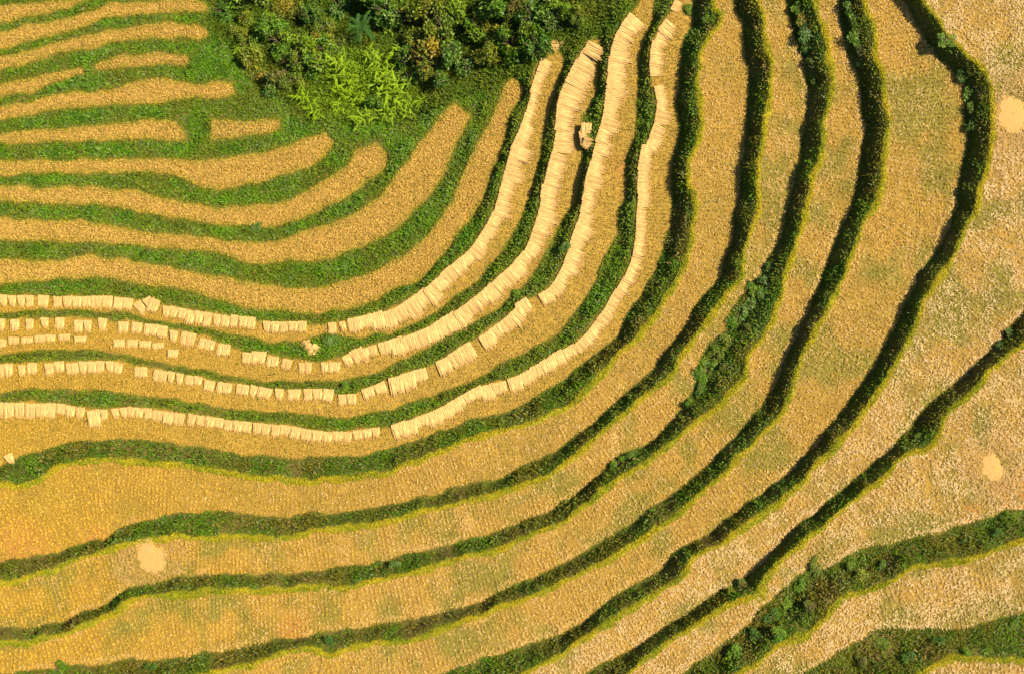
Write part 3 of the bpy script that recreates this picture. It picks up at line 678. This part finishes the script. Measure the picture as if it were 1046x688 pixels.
RG = 'shrubs filling the ravine between the terraces'
SHR = [(228, 12, 9, 'dark', 'dark green shrub nearest the ends of the upper left terraces'), (252, 20, 6, 'yellow', 'small mustard shrub below the top edge right of the upper left terraces'),
 (244, 35, 7, 'yellow', 'yellow shrub above the single broad lime leaf'), (252, 45, 8, 'olive', 'olive shrub right of the single broad lime leaf'), (262, 47, 7, 'green', 'small green shrub between olive shrub and the open green bush'),
 (258, 63, 9, 'yellow', 'yellow green shrub below the single broad lime leaf'), (262, 76, 7, 'orange', 'small orange tinged shrub at the left foot of the thicket'), (276, 30, 12, 'green', 'open soft green bush left of the lime crowned bush, upper half'),
 (286, 44, 11, 'green', 'open soft green bush left of the lime crowned bush, lower half'), (289, 8, 9, 'orange', 'orange yellow shrub at the top edge with a black shadow on its left'), (304, 13, 8, 'yellow', 'yellow shrub right of the orange shrub at the top edge'),
 (318, 18, 10, 'dark', 'dark shrub at the top between yellow shrub and tree fern'), (316, 50, 10, 'lime', 'lime crowned bush left of the tree fern'), (306, 62, 9, 'olive', 'olive bush under the lime crowned bush'), (323, 38, 6, 'orange', 'small orange shrub left of the tree fern'),
 (294, 64, 9, 'green', 'mid green bush left of the deep black gap'), (285, 84, 10, 'rust', 'brownish shrub at the lower edge of the thicket'), (300, 83, 9, 'olive', 'olive shrub right of the brownish shrub'), (277, 93, 8, 'dark', 'dark shrub at the lower left corner of the thicket'),
 (326, 66, 10, 'green', 'green bush right of the deep black gap'), (332, 27, 9, 'olive', 'olive bush touching the left side of the tree fern'), (345, 48, 9, 'olive', 'olive bush under the tree fern'), (335, 52, 9, 'green', 'green bush above the lime fern patch'),
 (394, 14, 14, 'dark', 'wide dark bush right above the tree fern'), (416, 20, 14, 'olive', 'wide olive bush two bushes right of the tree fern'), (425, 44, 9, 'yellow', 'mustard bush above the orange flushed bush'), (412, 62, 10, 'dark', 'dark bush right of the lime ferns'), (418, 82, 9, 'dark', 'lower dark bush right of the lime ferns'),
 (436, 62, 12, 'orange', 'orange flushed bush in the middle of the thicket'), (442, 15, 13, 'yellow', 'mustard bush at the top edge above the wide shadow'), (468, 14, 12, 'lime', 'lime olive bush at the top edge above the wide shadow'), (453, 33, 14, 'olive', 'broad olive bush left of the wide shadow'),
 (462, 58, 9, 'pale', 'lacy pale green bush below the wide shadow'), (492, 24, 8, 'orange', 'small orange topped bush right of the wide shadow'), (487, 38, 12, 'green', 'round green bush under the small orange topped bush'), (499, 56, 11, 'yellow', 'bright yellow green bush right of the lacy pale bush'),
 (478, 70, 9, 'pale', 'second lacy pale bush at the lower fringe'), (513, 34, 7, 'yellow', 'small yellow bush among dark ones at the right of the thicket'), (526, 12, 8, 'rust', 'reddish tipped bush near the top edge'), (541, 20, 13, 'dark', 'dark green bush right of the reddish tipped bush'),
 (507, 10, 13, 'green', 'green bush left of the reddish tipped bush'), (521, 49, 13, 'green', 'broad green bush above the narrow terrace end'), (546, 52, 12, 'dark', 'dark bush left of the lone tilted sheaf'), (540, 38, 10, 'green', 'green bush between two dark bushes on the right'), (560, 10, 11, 'green', 'green bush at the top edge near the right end'),
 (577, 13, 8, 'lime', 'small lime bush at the top edge near the right end'), (566, 28, 11, 'dark', 'dark bush straight above the lone tilted sheaf'), (588, 22, 8, 'olive', 'olive shrub at the right end of the thicket'), (346, 8, 10, 'dark', 'dark bush at the top edge above the tree fern'), (430, 78, 8, 'olive', 'low olive shrub under the orange flushed bush'),
 (450, 82, 8, 'dark', 'dark shrub above the gap between two terrace ends'), (384, 106, 8, 'green', 'low green shrub among the lime ferns'), (240, -6, 12, 'green', 'green bush cut by the top edge at the left'), (270, -4, 11, 'olive', 'olive bush cut by the top edge'), (380, -6, 14, 'green', 'green bush cut by the top edge above the tree fern'), (535, -5, 12, 'olive', 'olive bush cut by the top edge near the right')]
for a in SHR: shrub(a[0], a[1], a[2]*1.42, *a[3:], group=RG, h=random.uniform(.85, 1.5) if a[0] < 440 else random.uniform(1.2, 2.0))
BG = 'shrubs growing on the terrace banks'
BNK = [(817, 8, 6, 'green', 'green shrub at the top of the third bank from the right'), (820, 20, 7, 'orange', 'orange flecked shrub on the third bank from the right'), (825, 32, 8, 'blue', 'round blue green shrub on the third bank from the right'), (826, 48, 7, 'dark', 'dark shrub under the round blue green shrub'),
 (830, 66, 6, 'rust', 'brownish shrub lower down on the third bank from the right'), (831, 84, 6, 'olive', 'lowest olive shrub on the third bank from the right'), (869, 8, 8, 'dark', 'dark shrub at the top of the second bank from the right'), (874, 22, 9, 'green', 'round green shrub on the second bank from the right'), (878, 37, 9, 'green', 'lower round green shrub on the second bank from the right'),
 (881, 52, 6, 'rust', 'pinkish brown shrub on the second bank from the right'), (880, 63, 5, 'pale', 'small pale shrub under the pinkish brown one'), (987, 77, 8, 'dark', 'dark shrub at the bend of the rightmost bank'), (990, 94, 7, 'green', 'green shrub below the bend of the rightmost bank'), (993, 113, 7, 'olive', 'olive shrub mid way on the rightmost bank'), (966, 40, 6, 'green', 'green shrub above the bend of the rightmost bank'), (996, 128, 7, 'dark', 'lowest dark shrub of the rightmost bank'),
 (786, 272, 7, 'dark', 'topmost dark shrub in the overgrown middle bank'), (783, 288, 8, 'blue', 'blue green shrub in the overgrown middle bank'), (773, 300, 8, 'green', 'green shrub under the blue green one in the middle bank'), (781, 303, 6, 'dark', 'dark shrub at the rim of the overgrown middle bank'), (764, 315, 8, 'pale', 'pale leaved shrub in the overgrown middle bank'), (754, 326, 8, 'green', 'green shrub below the pale leaved one'),
 (765, 335, 5, 'rust', 'brown dry shrub at the rim of the middle bank'), (744, 350, 7, 'yellow', 'yellowish shrub in the overgrown middle bank'), (732, 362, 8, 'olive', 'olive shrub in the lower part of the overgrown bank'), (722, 378, 8, 'green', 'green shrub at the lower end of the overgrown bank'), (738, 374, 5, 'rust', 'small dry shrub in the lower overgrown bank'),
 (716, 398, 7, 'dark', 'dark shrub where the overgrown bank narrows'), (703, 412, 6, 'green', 'green shrub just below the narrowing of the bank'), (645, 466, 6, 'dark', 'dark shrub in the curve of the bank below centre'), (632, 473, 6, 'green', 'green shrub left of the dark one in the curve below centre'),
 (1034, 343, 6, 'dark', 'dark shrub on the short bank at the right photo edge'), (1022, 352, 5, 'blue', 'blue green shrub left of the right photo edge'), (938, 447, 6, 'olive', 'olive shrub in the kink of the right bank'), (832, 578, 7, 'olive', 'olive shrub at the upper end of the wide lower right bank'), (816, 597, 8, 'green', 'green shrub on the wide lower right bank'), (803, 616, 8, 'lime', 'light green shrub on the wide lower right bank'),
 (790, 630, 8, 'dark', 'dark shrub under the light green one at lower right'), (796, 648, 7, 'green', 'green shrub near the rim at lower right'), (770, 650, 8, 'dark', 'dark shrub further down the wide lower right bank'), (752, 666, 9, 'green', 'lowest green shrub on the wide lower right bank'), (828, 620, 7, 'rust', 'dry brown shrub on the wide lower right bank'), (880, 590, 7, 'yellow', 'yellow flecked shrub right of the dry brown shrub'), (900, 578, 7, 'dark', 'dark shrub near the middle of the lower right bank'), (868, 580, 6, 'olive', 'olive shrub above the yellow flecked one'),
 (985, 553, 5, 'blue', 'blue green shrub toward the right end of the bank'), (1020, 545, 5, 'dark', 'dark shrub at the right end of the lower right bank'), (985, 665, 5, 'lime', 'bright green shrub in the bottom right corner bank'), (900, 655, 7, 'olive', 'olive shrub at the left end of the bottom right bank'), (928, 672, 7, 'dark', 'dark shrub by the bottom edge at lower right'), (880, 676, 7, 'rust', 'brownish shrub by the bottom edge at lower right'), (960, 655, 6, 'dark', 'dark shrub mid way on the bottom right bank'), (1036, 640, 5, 'green', 'green shrub on the bank by the right edge at the bottom'),
 (338, 657, 5, 'blue', 'blue green shrub jutting over the rim near the bottom edge'), (152, 681, 7, 'dark', 'dark shrub at the bottom edge left of centre'), (60, 683, 6, 'green', 'green shrub at the bottom edge near the left corner'), (405, 577, 5, 'pale', 'pale shrub on the bank above the bottom centre'), (759, 598, 6, 'rust', 'dry shrub in the kink of the narrow bank at lower right'), (747, 605, 5, 'yellow', 'yellowish shrub left of the dry shrub in the kink'),
 (262, 233, 5, 'pale', 'whitish weed on the bank among the golden terraces'), (338, 350, 6, 'pale', 'whitish weed right of the fanned heap'), (352, 396, 6, 'green', 'green shrub above the gap in the third sheaf row'), (703, 10, 5, 'green', 'green shrub in the grassy wedge at the top edge'), (722, 18, 5, 'lime', 'light green shrub in the grassy wedge at the top edge'), (578, 252, 6, 'pale', 'pale weed pushing between the second and third dense rows'), (527, 300, 5, 'lime', 'light green weed in a notch of the second dense row')]
for a in BNK: shrub(a[0], a[1], a[2]*1.2, *a[3:], group=BG, h=random.uniform(.5, .8))
fern(372, 34, .95, 'dark', 'tall dark blue green tree fern with drooping fronds in the thicket', 'tree_fern', 'tree fern', 2.0)
LF = 'lime green ferns at the foot of the thicket'
for a, b, s, lab in [(330, 62, .8, 'left upper lime fern beside the green bush'), (350, 72, 1.1, 'lime fern straight below the tree fern'), (380, 60, .8, 'lime fern touching the lower right of the tree fern'), (393, 72, 1.0, 'lime fern left of the dark bush'), (405, 57, .8, 'topmost right lime fern by the dark bush'),
     (354, 88, 1.2, 'large lime fern in the middle of the patch'), (392, 88, 1.0, 'lime fern right of the large middle one'), (407, 97, 1.1, 'lime fern at the right side of the patch'), (416, 112, .9, 'lowest right lime fern on the grass'), (371, 122, .8, 'lowest middle lime fern near a terrace tip'), (346, 112, .7, 'small lime fern below the large one'),
     (314, 104, .9, 'lime fern left of the patch, alone above a terrace'), (322, 116, .7, 'small lime fern under the lone left one'), (398, 118, .8, 'lime fern between the lowest two'), (246, 53, .5, 'small lime plant with one broad leaf at the left of the thicket'), (431, 104, .5, 'small lime fern at the right fringe by the grass'), (397, 30, .6, 'small lime fern above the others right of the tree fern'), (366, 100, .9, 'lime fern with low fronds between middle and bottom')]:
    fern(a, b, s, 'lime', lab, group=LF, up=.45)
# undergrowth of the ravine
x, y = cand(60); z = zat(x, y); px, py = to_px(x, y, z)
ok = (px > 205) & (px < 640) & (py > -50) & (py < 125) & (py < 118-np.clip((px-430)*.42, -20, 80)) & (py < 30+np.clip((px-215)*1.0, 0, 200))
_, n1, d1, _, _ = terr(x, y); ok &= d1 > .5
x, y, z = x[ok], y[ok], z[ok]; nb = 4; n = len(x)*nb
g = np.repeat(fbm(x, y, 1.5, 91), nb)[:, None]
c = np.array([.055, .125, .008])*(1-g)+np.array([.14, .15, .010])*g
qx, qy = to_px(x, y, z); lf = np.repeat(np.clip(1.5-np.hypot((qx-372)/46, (qy-90)/32), 0, 1), nb)[:, None]
c = c*(1-lf)+np.array([.17, .27, .008])*lf
p = np.stack([np.repeat(x, nb)+rng.normal(0, .08, n), np.repeat(y, nb)+rng.normal(0, .08, n), np.repeat(z, nb)], -1)
blades('undergrowth', p, u(n, 0, 6.283), u(n, .28, .58), u(n, .06, .11), u(n, .2, 1.1), c*(.6+.8*rng.random((n, 1))), M_grass)

# ------------------------------------------------------------------ light, sky, camera
el = R(43); az = math.atan2(.27, .96)
sv = (math.cos(el)*math.cos(az), math.cos(el)*math.sin(az), math.sin(el))
sd = bpy.data.lights.new('sun', 'SUN'); sd.energy = 5.0; sd.angle = R(.53); sd.color = (1, .88, .65)
so = link(bpy.data.objects.new('sun', sd)); so.location = (60, 20, 60)
from mathutils import Vector
so.rotation_euler = Vector(sv).to_track_quat('Z', 'Y').to_euler()
w = bpy.data.worlds.new('World'); scene.world = w; w.use_nodes = True
nt = w.node_tree; bg = nt.nodes['Background']; sky = nt.nodes.new('ShaderNodeTexSky')
sky.sky_type = 'NISHITA'; sky.sun_disc = False; sky.sun_elevation = el; sky.sun_rotation = math.atan2(sv[0], sv[1])
nt.links.new(sky.outputs[0], bg.inputs['Color']); bg.inputs['Strength'].default_value = .06
cd = bpy.data.cameras.new('camera'); cam = link(bpy.data.objects.new('camera', cd))
cam.location = (0, 0, HC); cam.rotation_euler = (0, 0, 0); cd.angle = 2*math.atan(523*K); cd.clip_end = 2000; cd.clip_start = 1
scene.camera = cam
vs = scene.view_settings; vs.view_transform = 'Standard'; vs.look = 'None'; vs.gamma = 1; vs.exposure = 1.07; vs.use_curve_mapping = False
